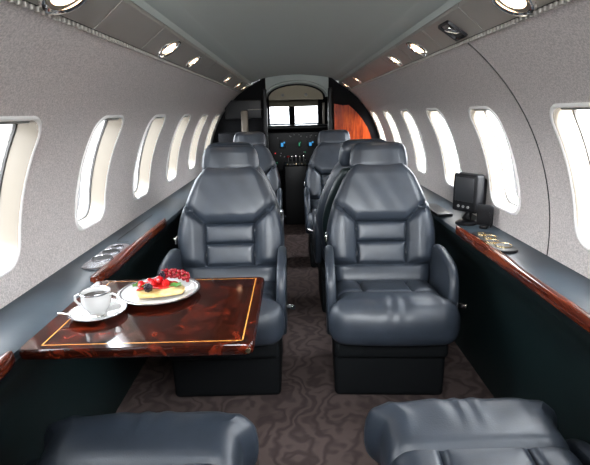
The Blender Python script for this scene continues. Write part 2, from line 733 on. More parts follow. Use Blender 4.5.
LAMPS_L = [(0.93, 0.048, 'largest reading lamp, cut by the top left edge of the picture'),
           (1.66, 0.043, 'glowing oval reading lamp in the left strip, second from the near end'),
           (2.05, 0.036, 'glowing reading lamp in the left strip, third from the near end'),
           (3.10, 0.034, 'small reading lamp in the left strip above the third window back from the cockpit'),
           (3.72, 0.036, 'small bright reading lamp in the left strip, second from the cockpit'),
           (4.15, 0.036, 'farthest reading lamp of the left strip, beside the dark partition')]
LAMPS_R = [(1.06, 0.048, 'reading lamp in the right strip cut by the top edge of the picture'),
           (1.82, 0.043, 'bright oval reading lamp in the right strip forward of the square vent'),
           (2.20, 0.036, 'smaller reading lamp in the right strip, next forward from the bright oval one'),
           (3.45, 0.034, 'small reading lamp in the right strip, second from the cockpit'),
           (4.15, 0.036, 'farthest reading lamp of the right strip, beside the dark partition')]
for y, r, lb in LAMPS_L:
    make_lamp(-1, y, r, lb)
for y, r, lb in LAMPS_R:
    make_lamp(1, y, r, lb)
# aft lamps behind the camera
# square air vent
c, mtx, n = strip_axes(1)
e = empty('air_vent', c + Vector((0, 1.43, 0)) + n * 0.006)
tag(e, 'dark square air vent with chrome flap in the right ceiling strip', 'vent')
mb = MB()
o_ = rrect(0.036, 0.045, 0.008)
i_ = rrect(0.026, 0.034, 0.005)
mb.loft([[mtx @ Vector((p[0], p[1], 0.0)) for p in o_], [mtx @ Vector((p[0] * .96, p[1] * .96, 0.007)) for p in o_],
         [mtx @ Vector((p[0] * .80, p[1] * .80, 0.006)) for p in o_], [mtx @ Vector((p[0] * .74, p[1] * .76, -0.006)) for p in o_]], caps=True)
mb.build('frame', M['black'], e)
mb = MB()
vs, fs = soft_box((0.036, 0.040, 0.008), 0.003, (2, 2, 1))
rot = Matrix.Rotation(0.25, 3, 'Y')
mb.add([mtx @ (rot @ v + Vector((0, 0, 0.002))) for v in vs], fs)
mb.build('flap', M['chrome'], e)

# ------------------------------------------------------------------ floor, ends
mb = MB()
vs = [Vector((-0.95 + 1.9 * i / 2, Y0 - .1 + (7.4) * j / 4, 0)) for i in range(3) for j in range(5)]
fs = [(i * 5 + j, i * 5 + j + 1, (i + 1) * 5 + j + 1, (i + 1) * 5 + j) for i in range(2) for j in range(4)]
mb.add(vs, fs)
tag(mb.build('floor', M['carpet'], smooth=False), kind='structure')

# aft wall
mb = MB()
pts = [Vector((0.95 * math.cos(a), Y0, ZC + 0.0 + 0.9 * math.sin(a))) for a in [PI * 2 * i / 40 for i in range(40)]]
mb.add(pts, [tuple(range(40))])
tag(mb.build('wall_back', M['wall'], smooth=False), kind='structure')


# ledges
def ledge_sec(side, y):
    """closed profile of the arm ledge"""
    pr = [(0.795, 0.662), (0.770, 0.656), (0.700, 0.650), (0.668, 0.648), (0.645, 0.640),
          (0.640, 0.625), (0.665, 0.600), (0.700, 0.575), (0.800, 0.560)]
    return [Vector((side * x, y, z)) for (x, z) in pr]


for side, nm in ((-1, 'trim_4'), (1, 'trim_5')):
    mb = MB()
    mb.loft([ledge_sec(side, y) for y in (Y0, 0, 1, 2, 3, Y1)])
    e = mb.build(nm, M['ledge'])
    tag(e, kind='structure')
    # sidewall panel under the ledge, concave then straight to the floor
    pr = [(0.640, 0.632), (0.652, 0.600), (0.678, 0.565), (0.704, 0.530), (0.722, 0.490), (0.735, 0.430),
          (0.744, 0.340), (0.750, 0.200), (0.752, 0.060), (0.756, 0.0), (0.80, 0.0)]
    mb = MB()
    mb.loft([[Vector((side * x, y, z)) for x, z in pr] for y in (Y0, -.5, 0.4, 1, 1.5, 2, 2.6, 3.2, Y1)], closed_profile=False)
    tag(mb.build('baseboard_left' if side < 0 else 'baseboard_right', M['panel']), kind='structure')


# fine seam of the table lid in the left ledge
mb = MB()
mb.tube([(-0.690, 1.80, .6507), (-0.735, 1.80, .6543), (-0.740, 1.83, .6545), (-0.740, 2.30, .6545)], 0.0016, 6)
tag(mb.build('trim_9', M['strip_dark']), kind='structure')


# wooden rail along the ledge's inner edge
def rail(side, ys, label, seam):
    """ys: list of (y, x_centre, half_width)"""
    mb = MB()
    secs = []
    n = 16
    for (y, xc, hw) in ys:
        s_ = []
        for k in range(n):
            q = 2 * PI * k / n
            cx, cz = math.cos(q), math.sin(q)
            s_.append(Vector((side * (xc + hw * math.copysign(abs(cx) ** 0.7, cx)), y, 0.643 + 0.017 * math.copysign(abs(cz) ** 0.8, cz))))
        secs.append(s_)
    mb.loft(secs)
    o = mb.build('wooden_rail', M['rail_wood'])
    tag(o, label, 'rail')
    return o


def smooth_pts(keys, step=0.03):
    out = []
    for i in range(len(keys) - 1):
        a, b = keys[i], keys[i + 1]
        k = max(1, int(abs(b[0] - a[0]) / step))
        for j in range(k):
            t = j / k
            s_ = t * t * (3 - 2 * t)
            out.append((a[0] + (b[0] - a[0]) * t, a[1] + (b[1] - a[1]) * s_, a[2] + (b[2] - a[2]) * s_))
    out.append(keys[-1])
    return out


rail(1, smooth_pts([(-0.9, .646, .017), (1.35, .646, .017), (1.46, .652, .024), (1.62, .652, .024), (1.78, .645, .015), (1.88, .645, .012), (1.90, .645, .004)]),
     'glossy red-brown wooden rail along the right armrest ledge', 1)
rail(-1, smooth_pts([(-0.9, .638, .022), (0.80, .638, .022), (0.86, .636, .020), (0.90, .636, .008)]),
     'short end of wooden rail at the left picture edge, aft of the table', -1)
rail(-1, smooth_pts([(1.36, .650, .010), (1.38, .650, .020), (1.42, .650, .020), (1.50, .648, .026), (1.62, .650, .024), (1.74, .648, .017), (2.15, .646, .015), (2.19, .650, .006)]),
     'glossy red-brown wooden rail along the left ledge, forward of the table', -1)


# cup holders
def cup_tray(side, y, cups, label, mplate, mb_=None):
    e = empty('cup_holder', (side * 0.697, y, 0.6515))
    tag(e, label, 'cup holder')
    pl = MB()
    # plate outline as a union look: rounded bar
    L = max(abs(c_[1]) for c_ in cups) + 0.05
    o_ = rrect(0.040, L, 0.036)
    pl.loft([[Vector((p[0], p[1], 0.0)) for p in o_], [Vector((p[0], p[1], 0.005)) for p in o_],
             [Vector((p[0] * .93, p[1] * .98, 0.008)) for p in o_]])
    pl.build('plate', mb_ or mplate, e)
    for (cx, cy, r, deep) in cups:
        mb = MB()
        mb.lathe([(r * 1.05, 0.007), (r * 1.03, 0.012), (r * 0.98, 0.012), (r * 0.96, 0.0095)], (cx, cy, 0), n=28)
        rim = mb.build('rim', mplate, e)
        mb = MB()
        mb.lathe([(r * 0.975, 0.0100), (r * 0.5, 0.0090), (0.0001, 0.0088)], (cx, cy, 0), n=24)
        mb.build('well', M['black'], rim)
    return e


cup_tray(-1, 1.60, [(0, -0.045, 0.034, 0), (0, 0.035, 0.030, 0), (0.0, 0.10, 0.022, 0)],
         'silver cup holder tray with round wells on the left ledge', M['silver_rim'])
cup_tray(1, 1.66, [(0.006, -0.07, 0.028, 0), (-0.012, -0.015, 0.024, 0), (0.006, 0.045, 0.024, 0), (-0.008, 0.09, 0.016, 0)],
         'gold ringed cup holder tray with dark wells on the right ledge', M['gold'], M['black'])

# ------------------------------------------------------------------ bulkhead and cockpit
OX0, OX1 = -0.26, 0.30        # opening


def bulkhead(side):
    """dark partition between the wall and the opening, real thickness"""
    xo = OX1 if side > 0 else -OX0
    mb = MB()
    pts = [(xo, 0.0), (0.757, 0.0), (0.757, 0.50)]
    for i in range(13):
        a = math.radians(92 - (92 - A_IN) * i / 12)
        pts.append(((R - 0.004) * math.sin(a), ZC + (R - 0.004) * math.cos(a)))
    pts.append((xo, 1.445))
    for yy in ():
        pass
    mb.loft([[Vector((side * x, y, z)) for x, z in pts] for y in (Y1 - 0.09, Y1)])
    return mb


o = bulkhead(-1).build('wall_front_left', M['dark'], smooth=False)
tag(o, kind='structure')
o.name = 'wall_front'
o = bulkhead(1).build('wall_front_right', M['dark'], smooth=False)
tag(o, kind='structure')
o.name = 'wall_partition'

# glossy orange wood cabinet front on the right partition
mb = MB()
pts = [(0.345, 0.55), (0.73, 0.55), (0.735, 0.66)]
for i in range(10):
    a = math.radians(88 - (88 - 42) * i / 9)
    pts.append((0.705 * math.sin(a), ZC + 0.04 + 0.61 * math.cos(a)))
pts += [(0.42, 1.185), (0.345, 1.20)]
mb.loft([[Vector((x, y, z)) for x, z in pts] for y in (Y1 - 0.135, Y1 - 0.09)])
tag(mb.build('wooden_cabinet_door', M['orange_wood'], smooth=False), 'glossy orange-red wooden door on the right of the cockpit opening', 'door')

# galley unit on the left partition with a small lit cream mirror
e = empty('galley_cabinet', (-0.48, Y1 - 0.13, 0.0))
tag(e, 'dark galley cabinet with a pale frame left of the cockpit opening', 'cabinet')
mb = MB()
mb.box((0, 0, 0.50), (0.42, 0.14, 0.94), 0.01)
mb.build('body', M['dark'], e)
mb = MB()
mb.box((0.02, -0.03, 1.17), (0.32, 0.03, 0.16), 0.006)
mb.build('upper_door', M['black'], e)
mb = MB()
mb.box((0.03, -0.06, 1.06), (0.06, 0.03, 0.20), 0.02)
mb.build('glass_frame', M['cream'], e)
mb = MB()
mb.tube([(0.06, -0.05, 1.165), (0.19, -0.05, 1.168)], 0.003, 8)
mb.build('edge_strip', M['knob'], e)

# door posts with pale light strip on the right of the opening
for x, nm in ((OX0 - 0.01, 'trim_6'), (OX1 + 0.01, 'trim_7')):
    mb = MB()
    mb.box((x, Y1 - 0.11, 0.67), (0.035, 0.06, 1.34), 0.008)
    tag(mb.build(nm, M['black']), kind='structure')
mb = MB()
mb.box((0.262, Y1 + 0.05, 1.12), (0.022, 0.02, 0.19), 0.004)
tag(mb.build('curtain_tie', M['cream']), 'narrow pale strip hanging beside the right edge of the cockpit opening', 'strip')

# arched header over the opening, in the ceiling's own cloth
mb = MB()
outer = [(-0.36, 1.30), (-0.36, 1.41), (-0.18, 1.50), (0, 1.51), (0.18, 1.50), (0.36, 1.41), (0.36, 1.30)]
NH = 24
inn, out_ = [], []
for i in range(NH + 1):
    a = PI - PI * i / NH
    inn.append((0.01 + 0.265 * math.cos(a), 1.265 + 0.118 * math.sin(a)))
    out_.append((0.01 + 0.37 * math.cos(a), 1.265 + 0.26 * abs(math.sin(a)) ** 0.8))
rings_ = []
for y, off_ in ((Y1 - 0.085, 0.0), (Y1 - 0.10, 0.010), (Y1 - 0.10, 0.022), (Y1 - 0.07, 0.03)):
    rings_.append([Vector((x + (x2 - x) * off_ * 7, y, z + (z2 - z) * off_ * 7)) for (x, z), (x2, z2) in zip(inn, out_)])
rings_ = [[Vector((x, Y1, z)) for x, z in inn]] + rings_ + [[Vector((x, Y1 - 0.07, z)) for x, z in out_]]
mb.loft(rings_, closed_profile=False)
tag(mb.build('trim_8', M['ceiling']), kind='structure')

# cockpit shell
CY = 6.0
mb = MB()
secs = []
for y, r_, zc in ((Y1 - 0.02, 0.80, .68), (5.2, 0.78, .66), (5.85, 0.72, .62), (6.0, .70, .6)):
    secs.append([Vector((r_ * math.sin(a), y, zc + r_ * math.cos(a))) for a in [2 * PI * i / 40 for i in range(40)]])
mb.loft(secs, caps=False)
tag(mb.build('wall_cockpit', M['dark']), kind='structure')
# windshield wall with two openings: build from boxes
e = empty('window_19', (0.0, 5.6, 1.05))
tag(e, kind='structure')


def wsx(px, D):
    return (px - 293) * D / 470 - 0.03


mb = MB()
zt, zb = 1.115 + 0.085, 1.115 - 0.10
# mullions and surround
for (x0, x1, z0, z1) in ((-0.80, -0.285, 0.0, 1.5), (-0.068, 0.005, zb, 1.23), (0.265, 0.80, 0.0, 1.5), (-0.29, 0.27, 0.0, zb)):
    mb.box(((x0 + x1) / 2, 0, (z0 + z1) / 2 - 1.05), (x1 - x0, 0.05, z1 - z0), 0.01)
mb.build('frame', M['dark'], e)
mb = MB()
mb.box(((-0.285 + 0.265) / 2, -0.01, (zt + 1.5) / 2 - 1.05), (0.56, 0.06, 1.5 - zt), 0.01)
mb.build('upper_frame', M['tan'], e)
for x0, x1 in ((-0.285, -0.055), (-0.005, 0.265)):
    mb = MB()
    mb.box(((x0 + x1) / 2, 0.01, (zt + zb) / 2 - 1.05), (x1 - x0, 0.006, zt - zb), 0.001, seg=1)
    mb.build('pane', M['pane'], e)

# tan arched overhead panel in the opening with two knobs
e = empty('overhead_panel', (0.01, 4.62, 1.250))
tag(e, 'tan arched overhead panel with two round knobs above the windshield', 'panel')
mb = MB()
pts = [(-0.255, 0.0)] + [(-0.255 * math.cos(a), 0.02 + 0.11 * math.sin(a)) for a in [PI * i / 20 for i in range(21)]] + [(0.255, 0.0)]
mb.loft([[Vector((x, y, z)) for x, z in pts] for y in (0, 0.03)])
mb.build('face', M['tan'], e)
for x in (-0.125, 0.095):
    mb = MB()
    mb.tube([(x, -0.001, 0.045), (x, -0.022, 0.045)], [0.015, 0.012], 14)
    mb.build('knob', M['knob'], e)
# glareshield + instrument panel
mb = MB()
mb.box((0, 5.37, 0.975), (1.1, 0.28, 0.05), 0.02)
tag(mb.build('glareshield', M['black']), 'black glareshield ledge below the windshield', 'glareshield')
e = empty('instrument_panel', (0, 5.22, 0.0))
tag(e, 'dark cockpit instrument panel with small blue and green displays', 'instrument panel')
mb = MB()
mb.box((0, 0.05, 0.72), (1.1, 0.08, 0.42), 0.01)
mb.build('panel_face', M['black'], e)
for x, z, wd, h, m in ((-0.14, 0.80, .075, .09, 'blue_glow'), (0.17, 0.80, .08, .08, 'blue_glow'), (0.045, 0.80, .04, .08, 'green_glow'),
                       (-0.34, 0.80, .1, .09, 'blue_glow'), (0.38, 0.80, .1, .09, 'blue_glow')):
    mb = MB()
    mb.box((x, 0.008, z), (wd, 0.006, h), 0.002, seg=1)
    d = mb.build('display', M['black'], e)
    mb = MB()
    mb.box((x - wd * .1, 0.003, z - h * .05), (wd * .35, 0.005, h * .45), 0.002, seg=1)
    mb.box((x + wd * .22, 0.003, z + h * .2), (wd * .22, 0.005, h * .2), 0.002, seg=1)
    mb.build('readout', M[m], d)
rr = random.Random(3)
for i in range(26):
    mb = MB()
    x, z = rr.uniform(-0.24, 0.24), rr.uniform(0.60, 0.72)
    if i % 2:
        z = rr.uniform(0.86, 0.905)
    mb.tube([(x, 0.012, z), (x, -0.004, z)], 0.006, 8)
    mb.build('push_button', M['red_glow'] if i in (4, 10) else (M['green_glow'] if i in (2, 12, 16) else M['knob']), e)
# centre pedestal with levers
e = empty('throttle_pedestal', (0, 4.97, 0.0))
tag(e, 'dark centre pedestal with throttle levers and switches between the pilot seats', 'pedestal')
mb = MB()
mb.box((0, 0, 0.31), (0.26, 0.42, 0.62), 0.02)
mb.build('body', M['black'], e)
for k in range(5):
    x = -0.08 + 0.04 * k
    mb = MB()
    mb.tube([(x, 0.02, 0.61), (x, -0.02, 0.68)], 0.005, 8)
    lv = mb.build('lever', M['knob'], e)
    mb = MB()
    mb.box((x, -0.025, 0.69), (0.025, 0.02, 0.02), 0.005)
    mb.build('knob', M['red'] if k == 0 else M['chrome'], lv)
for k in range(14):
    mb = MB()
    x, y = -0.09 + 0.03 * (k % 7), -0.19 + 0.05 * (k // 7)
    mb.box((x, y, 0.625), (0.016, 0.02, 0.014), 0.003, seg=1)
    mb.build('switch', M['gold'] if k % 3 == 0 else M['knob'], e)


# ------------------------------------------------------------------ seats
def superwarp(v, a):
    return v


def make_seat(reclined=False, arms=(-1, 1), cw=0.93):
    e = empty('cabin_seat')
    # pedestal
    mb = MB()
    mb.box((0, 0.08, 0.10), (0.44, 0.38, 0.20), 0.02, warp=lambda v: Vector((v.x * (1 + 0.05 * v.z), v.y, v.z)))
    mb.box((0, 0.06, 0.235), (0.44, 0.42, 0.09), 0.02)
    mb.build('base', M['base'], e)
    # cushion
    vs, fs = soft_box((0.46, 0.48, 0.15), 0.062, (44, 40, 4))
    out = []
    seams = [((-0.115, 0.30), (-0.105, -0.055)), ((0.115, 0.30), (0.105, -0.055)), ((-0.30, -0.055), (0.30, -0.055))]
    for v in vs:
        x, y, z = v.x, v.y, v.z
        top = sstep(-0.01, 0.055, z)
        d = min(segd(x, y, a, b) for a, b in seams)
        dz = -0.013 * math.exp(-(d / 0.007) ** 2) + 0.008 * (1 - math.exp(-d / 0.03))
        # rear hollow and front roll
        dz += -0.030 * sstep(-0.06, 0.22, y) + 0.012 * math.exp(-((y + 0.15) / 0.07) ** 2)
        dz -= 0.010 * (1 - (x / 0.23) ** 2) * sstep(-0.1, 0.1, y)
        dz += 0.0022 * math.sin(x * 95 + 2 * math.sin(x * 31)) * sstep(-0.08, -0.16, y)      # soft wrinkles
        z2 = z + dz * top
        wx = 1.0 + 0.16 * sstep(-0.135, -0.19, y)
        y2 = y - (0.020 * (1 - (x / 0.24) ** 2)) * sstep(0, -0.2, y)
        # front roll droops
        z2 -= 0.018 * sstep(-0.17, -0.25, y)
        out.append(Vector((x * wx * cw, y2 + 0.02, z2 + 0.355)))
    mb = MB()
    mb.add(out, fs)
    mb.build('seat_cushion', M['leather'], e)
    # backrest: local (x, depth, w)
    th = math.radians(15) if not reclined else math.radians(78)
    by, bz = (0.215, 0.335) if not reclined else (0.20, 0.36)

    def back(p):       # p = (x, forward(-)/back(+), w) -> seat space
        x, d, w_ = p
        return Vector((x, by + w_ * math.sin(th) + d * math.cos(th), bz + w_ * math.cos(th) - d * math.sin(th)))
    HW = [(0.0, .205), (0.10, .222), (0.20, .240), (0.26, .243), (0.33, .232), (0.40, .212), (0.46, .188), (0.52, .160), (0.565, .128), (0.60, .105)]

    def hw(w_):
        for i in range(len(HW) - 1):
            if w_ <= HW[i + 1][0]:
                t = (w_ - HW[i][0]) / (HW[i + 1][0] - HW[i][0])
                a0 = HW[max(i - 1, 0)][1]
                a1, a2 = HW[i][1], HW[i + 1][1]
                a3 = HW[min(i + 2, len(HW) - 1)][1]
                return 0.5 * (2 * a1 + (a2 - a0) * t + (2 * a0 - 5 * a1 + 4 * a2 - a3) * t * t + (3 * a1 - a0 - 3 * a2 + a3) * t ** 3)
        return HW[-1][1]
    H = 0.585
    vs, fs = soft_box((0.44, 0.12, H), 0.055, (70, 5, 84))
    seams = [((-0.30, 0.125), (0.30, 0.125)), ((-0.112, 0.225), (0.112, 0.225)),
             ((-0.112, 0.315), (0.112, 0.315)), ((0.112, 0.315), (0.28, 0.475)), ((-0.112, 0.315), (-0.28, 0.475)),
             ((-0.108, 0.125), (-0.112, 0.315)), ((0.108, 0.125), (0.112, 0.315))]
    out = []
    for v in vs:
        x, d, w_ = v.x, v.y, v.z + H / 2
        x2 = x / 0.22 * hw(w_)
        front = sstep(0.01, -0.05, d)
        dd = min(segd(x2, w_, a, b) for a, b in seams)
        puff = 0.013 * math.exp(-(dd / 0.0060) ** 2) - 0.008 * (1 - math.exp(-dd / 0.014))
        ax_ = abs(x2)
        vline = 0.315 + max(0.0, ax_ - 0.112) * 0.97
        # side bolsters stand proud
        bol = sstep(0.105, 0.165, ax_) * sstep(0.10, 0.16, w_) * sstep(vline + 0.01, vline - 0.03, w_)
        puff -= 0.030 * bol
        puff += 0.020 * sstep(0.20, 0.243, ax_) * (1 - bol)
        up = sstep(vline - 0.005, vline + 0.05, w_)
        puff -= 0.014 * up * (1 - (ax_ / 0.26) ** 2)
        puff -= 0.016 * math.exp(-((w_ - 0.06) / 0.05) ** 2)
        puff += 0.0006 * math.sin(x2 * 70 + w_ * 43) * up
        nar = 1 - 0.10 * sstep(0, 0.06, d)
        dep = d * (1.0 - 0.25 * sstep(0.35, 0.58, w_))
        out.append(back((x2 * nar, dep + puff * front, w_)))
    mb = MB()
    mb.add(out, fs)
    mb.build('backrest', M['leather'], e)
    # hard rear shell
    vs, fs = soft_box((0.40, 0.05, 0.56), 0.022, (10, 2, 14))
    mb = MB()
    mb.add([back((v.x / 0.20 * hw(v.z + 0.28) * 0.90, v.y + 0.075, v.z + 0.28)) for v in vs], fs)
    mb.build('rear_shell', M['panel'], e)
    # headrest
    vs, fs = soft_box((0.266, 0.095, 0.140), 0.042, (26, 5, 14))
    mb = MB()
    out = []
    for v in vs:
        k = 1 - 0.07 * sstep(-0.02, 0.06, v.z)
        cur = 0.012 * (v.x / 0.125) ** 2
        pf = -0.008 * (1 - (v.x / 0.125) ** 2) * sstep(0, -0.04, v.y)
        gr = 0.006 * math.exp(-((abs(v.x) - 0.105) / 0.006) ** 2) * sstep(0.0, -0.03, v.y)
        out.append(back((v.x * k, v.y - 0.005 + cur + pf + gr, v.z + 0.607)))
    mb.add(out, fs)
    mb.build('headrest', M['leather'], e)
    # armrests
    for s in arms:
        mb = MB()
        ol = []      # y,z outline of the arm pad seen from the side
        key = [(-0.115, 0.30), (-0.135, 0.36), (-0.135, 0.44), (-0.120, 0.50), (-0.085, 0.540), (-0.03, 0.560), (0.08, 0.572),
               (0.17, 0.565), (0.215, 0.53), (0.225, 0.46), (0.20, 0.36), (0.16, 0.27), (0.0, 0.25), (-0.08, 0.26)]
        n = len(key)
        for i in range(n):
            p0, p1, p2, p3 = [Vector(key[(i + j) % n]) for j in (-1, 0, 1, 2)]
            for j in range(4):
                t = j / 4
                ol.append(0.5 * (2 * p1 + (p2 - p0) * t + (2 * p0 - 5 * p1 + 4 * p2 - p3) * t * t + (3 * p1 - p0 - 3 * p2 + p3) * t ** 3))
        ctr = Vector((0.02, 0.40))
        secs = []
        for k in range(9):
            a = PI * k / 8
            off = -0.019 * math.cos(a)
            sc_ = 1 - 0.13 * (1 - math.sin(a) ** 0.5)
            secs.append([Vector((s * (0.231 + 0.004 * sstep(0.4, 0.6, q.y)) + off, (ctr + (q - ctr) * sc_).x, (ctr + (q - ctr) * sc_).y * (0.74 if reclined else 1.0))) for q in ol])
        mb.loft(secs)
        mb.build('armrest', M['leather'], e)
    # chrome recline lever by the outboard arm
    if not reclined:
        mb = MB()
        mb.tube([(0.245, -0.09, 0.40), (0.262, -0.12, 0.402), (0.280, -0.135, 0.404)], [0.007, 0.009, 0.010], 10)
        mb.build('recline_lever', M['chrome'], e)
    # seat belt buckle tongue on the backrest side
    mb = MB()
    mb.box((-0.245, 0.235, 0.585), (0.012, 0.06, 0.03), 0.004)
    mb.build('belt_clip', M['chrome'], e)
    return e


seat = make_seat()
seat.location = (0.342, 1.80, 0)
seat.rotation_euler = (0, 0, math.radians(-3))
tag(seat, 'blue-grey leather cabin seat on the right of the aisle, facing the camera beside the monitor', 'seat', 'leather cabin seats')
s2 = copy_tree(seat)
s2.location = (-0.322, 1.82, 0)
s2.rotation_euler = (0, 0, 0)
tag(s2, 'blue-grey leather cabin seat behind the wooden table on the left', 'seat', 'leather cabin seats')
s3 = copy_tree(seat)
s3.location = (0.30, 3.46, 0)
s3.rotation_euler = (0, 0, 0)
tag(s3, 'farther right cabin seat in front of the orange wooden door', 'seat', 'leather cabin seats')
s4 = copy_tree(seat)
s4.location = (-0.375, 3.46, 0)
s4.rotation_euler = (0, 0, 0)
tag(s4, 'farther left cabin seat near the cockpit opening', 'seat', 'leather cabin seats')
s5 = copy_tree(seat)
s5.location = (0.335, 2.79, 0)
s5.rotation_euler = (0, 0, PI)
tag(s5, 'dark forward-facing seat hidden back to back behind the right seat', 'seat', 'leather cabin seats')
s6 = copy_tree(seat)
s6.location = (-0.350, 2.80, 0)
s6.rotation_euler = (0, 0, PI)
tag(s6, 'forward-facing seat hidden back to back behind the left seat', 'seat', 'leather cabin seats')
f1 = make_seat(reclined=True, arms=(-1,), cw=0.89)
f1.location = (0.362, 0.825, 0)
f1.rotation_euler = (0, 0, PI)
tag(f1, 'foreground right seat of which only the rounded cushion front shows at the bottom edge', 'seat', 'leather cabin seats')
f2 = make_seat(reclined=True, arms=(1,), cw=0.97)
f2.location = (-0.385, 0.80, 0)
f2.rotation_euler = (0, 0, PI)
tag(f2, 'foreground left seat in the dark below the table, cushion front at the bottom edge', 'seat', 'leather cabin seats')

# ------------------------------------------------------------------ table
TX0, TX1, TY0, TY1, TZ = -0.637, -0.125, 0.918, 1.356, 0.650
e = empty('folding_table', ((TX0 + TX1) / 2, (TY0 + TY1) / 2, TZ))
tag(e, 'glossy dark red burl wood table with thin gold inlay line beside the left wall', 'table')
W_, L_ = TX1 - TX0, TY1 - TY0
mb = MB()
ol = rrect(W_ / 2, L_ / 2, 0.018)
mb.loft([[Vector((p[0] * k1, p[1] * k1, z)) for p in ol] for k1, z in ((0.97, -0.026), (0.992, -0.022), (1.0, -0.013), (0.996, -0.004), (0.985, 0.0))])
mb.build('tabletop', M['burl'], e)
mb = MB()
x0, x1, y0, y1 = -W_ / 2 + 0.045, W_ / 2 - 0.024, -L_ / 2 + 0.020, L_ / 2 - 0.016
for (ax0, ax1, ay0, ay1) in ((x0, x1, y0, y0 + .0035), (x0, x1, y1 - .0035, y1), (x0, x0 + .0035, y0, y1), (x1 - .0035, x1, y0, y1)):
    mb.add([(ax0, ay0, .0004), (ax1, ay0, .0004), (ax1, ay1, .0004), (ax0, ay1, .0004)], [(0, 1, 2, 3)])
mb.build('inlay_line', M['inlay'], e, smooth=False)
mb = MB()
mb.box((-W_ / 2 + 0.16, 0.06, -0.040), (0.30, 0.10, 0.028), 0.012)
mb.box((-W_ / 2 + 0.01, 0.06, -0.075), (0.05, 0.14, 0.10), 0.012)
mb.build('support_arm', M['black'], e)
mb = MB()
mb.tube([(W_ / 2 - 0.012, -L_ / 2 + 0.004, -0.013), (W_ / 2 - 0.012, -L_ / 2 - 0.002, -0.013)], 0.006, 10)
mb.build('latch_button', M['gold'], e)


# cup, saucer, spoon
SX, SY = -0.528, 1.095
e = empty('saucer', (SX, SY, TZ))
tag(e, 'white china saucer under the coffee cup on the table', 'saucer')
mb = MB()
mb.lathe([(0.0001, 0.001), (0.030, 0.001), (0.036, 0.003), (0.056, 0.009), (0.068, 0.0135), (0.0695, 0.0150), (0.067, 0.0155), (0.052, 0.0105), (0.034, 0.005), (0.0001, 0.004)], n=48)
mb.build('dish', M['china'], e)
mb = MB()
mb.lathe([(0.062, 0.0138), (0.067, 0.0158), (0.0697, 0.0153)], n=48)
mb.build('silver_band', M['silver_rim'], e)
e = empty('coffee_cup', (SX - 0.002, SY + 0.004, TZ + 0.0055))
tag(e, 'white china cup of black coffee on its saucer', 'cup')
mb = MB()
mb.lathe([(0.0001, 0.0), (0.020, 0.0), (0.021, 0.004), (0.026, 0.010), (0.034, 0.024), (0.036, 0.040), (0.0345, 0.050), (0.0365, 0.056),
          (0.0350, 0.0565), (0.0325, 0.050), (0.0335, 0.040), (0.031, 0.024), (0.02, 0.008), (0.0001, 0.005)], n=40)
mb.build('body', M['china'], e)
mb = MB()
mb.lathe([(0.0366, 0.0545), (0.0372, 0.0565), (0.036, 0.0580), (0.0346, 0.0570)], n=40)
mb.build('rim_band', M['silver_rim'], e)
mb = MB()
mb.lathe([(0.0325, 0.046), (0.0001, 0.0462)], n=32)
mb.build('coffee', M['coffee'], e)
for s in (-1, 1):
    mb = MB()
    mb.tube([(s * 0.033, 0, 0.046), (s * 0.042, 0, 0.050), (s * 0.052, 0, 0.045), (s * 0.053, 0, 0.034), (s * 0.046, 0, 0.025), (s * 0.034, 0, 0.022)], 0.0032, 8)
    mb.build('handle', M['china'], e)
mb = MB()
mb.tube([(-0.085, -0.030, 0.020), (-0.06, -0.033, 0.0185), (-0.03, -0.036, 0.0165), (0.0, -0.038, 0.016)], [0.0022, 0.0022, 0.0017, 0.0022], 8)
mb.sphere((0.015, -0.0385, 0.0165), 0.014, 12, (1.2, 0.72, 0.22))
o = mb.build('teaspoon', M['chrome'])
o.location = (SX, SY, TZ)
tag(o, 'silver teaspoon lying on the saucer in front of the cup', 'spoon')

# plate
PX, PY = -0.408, 1.225
e = empty('dessert_plate', (PX, PY, TZ))
tag(e, 'round white plate with silver border holding the fruit dessert', 'plate')
mb = MB()
mb.lathe([(0.0001, 0.001), (0.055, 0.001), (0.062, 0.004), (0.085, 0.009), (0.108, 0.0140), (0.110, 0.0155), (0.107, 0.0160), (0.084, 0.0115), (0.064, 0.0065), (0.0001, 0.0055)], n=56)
mb.build('dish', M['china'], e)
mb = MB()
mb.lathe([(0.101, 0.0150), (0.107, 0.0166), (0.1102, 0.0158)], n=56)
mb.build('silver_band', M['silver_rim'], e)
PZ = TZ + 0.0062


def food(mb, name, m, loc, label, cat, group=None, rot=None):
    o = mb.build(name, m)
    o.location = (PX + loc[0], PY + loc[1], PZ + loc[2])
    if rot:
        o.rotation_euler = rot
    tag(o, label, cat, group)
    return o


mb = MB()
vs, fs = soft_box((0.130, 0.080, 0.010), 0.005, (24, 16, 1))
mb.add([Vector((v.x * (1 - 9 * abs(v.y) ** 1.4 * 1.2), v.y * (1 - 55 * v.x * v.x), v.z + 0.0025 * math.sin(v.x * 60 + v.y * 40) * (v.z > 0))) for v in vs], fs)
food(mb, 'folded_crepe', M['crepe'], (0.008, -0.016, 0.0115), 'pale yellow folded crepe on the white plate', 'crepe', rot=(0, 0, .25))
mb = MB()
rr = random.Random(5)
vs, fs = soft_box((0.100, 0.050, 0.006), 0.003, (22, 14, 1))
mb.add([Vector((v.x * (1 + .12 * math.sin(v.y * 140)), v.y * (1 + .25 * math.sin(v.x * 90)), v.z)) for v in vs], fs)
food(mb, 'berry_sauce', M['sauce'], (-0.008, 0.006, 0.0195), 'glossy red berry sauce spread over the crepe', 'sauce', rot=(0, 0, .12))


def strawberry():
    mb = MB()
    prof = [(0.0001, -0.014), (0.005, -0.011), (0.0095, -0.003), (0.011, 0.004), (0.008, 0.009), (0.0001, 0.010)]
    mb.lathe(prof, n=16)
    return mb


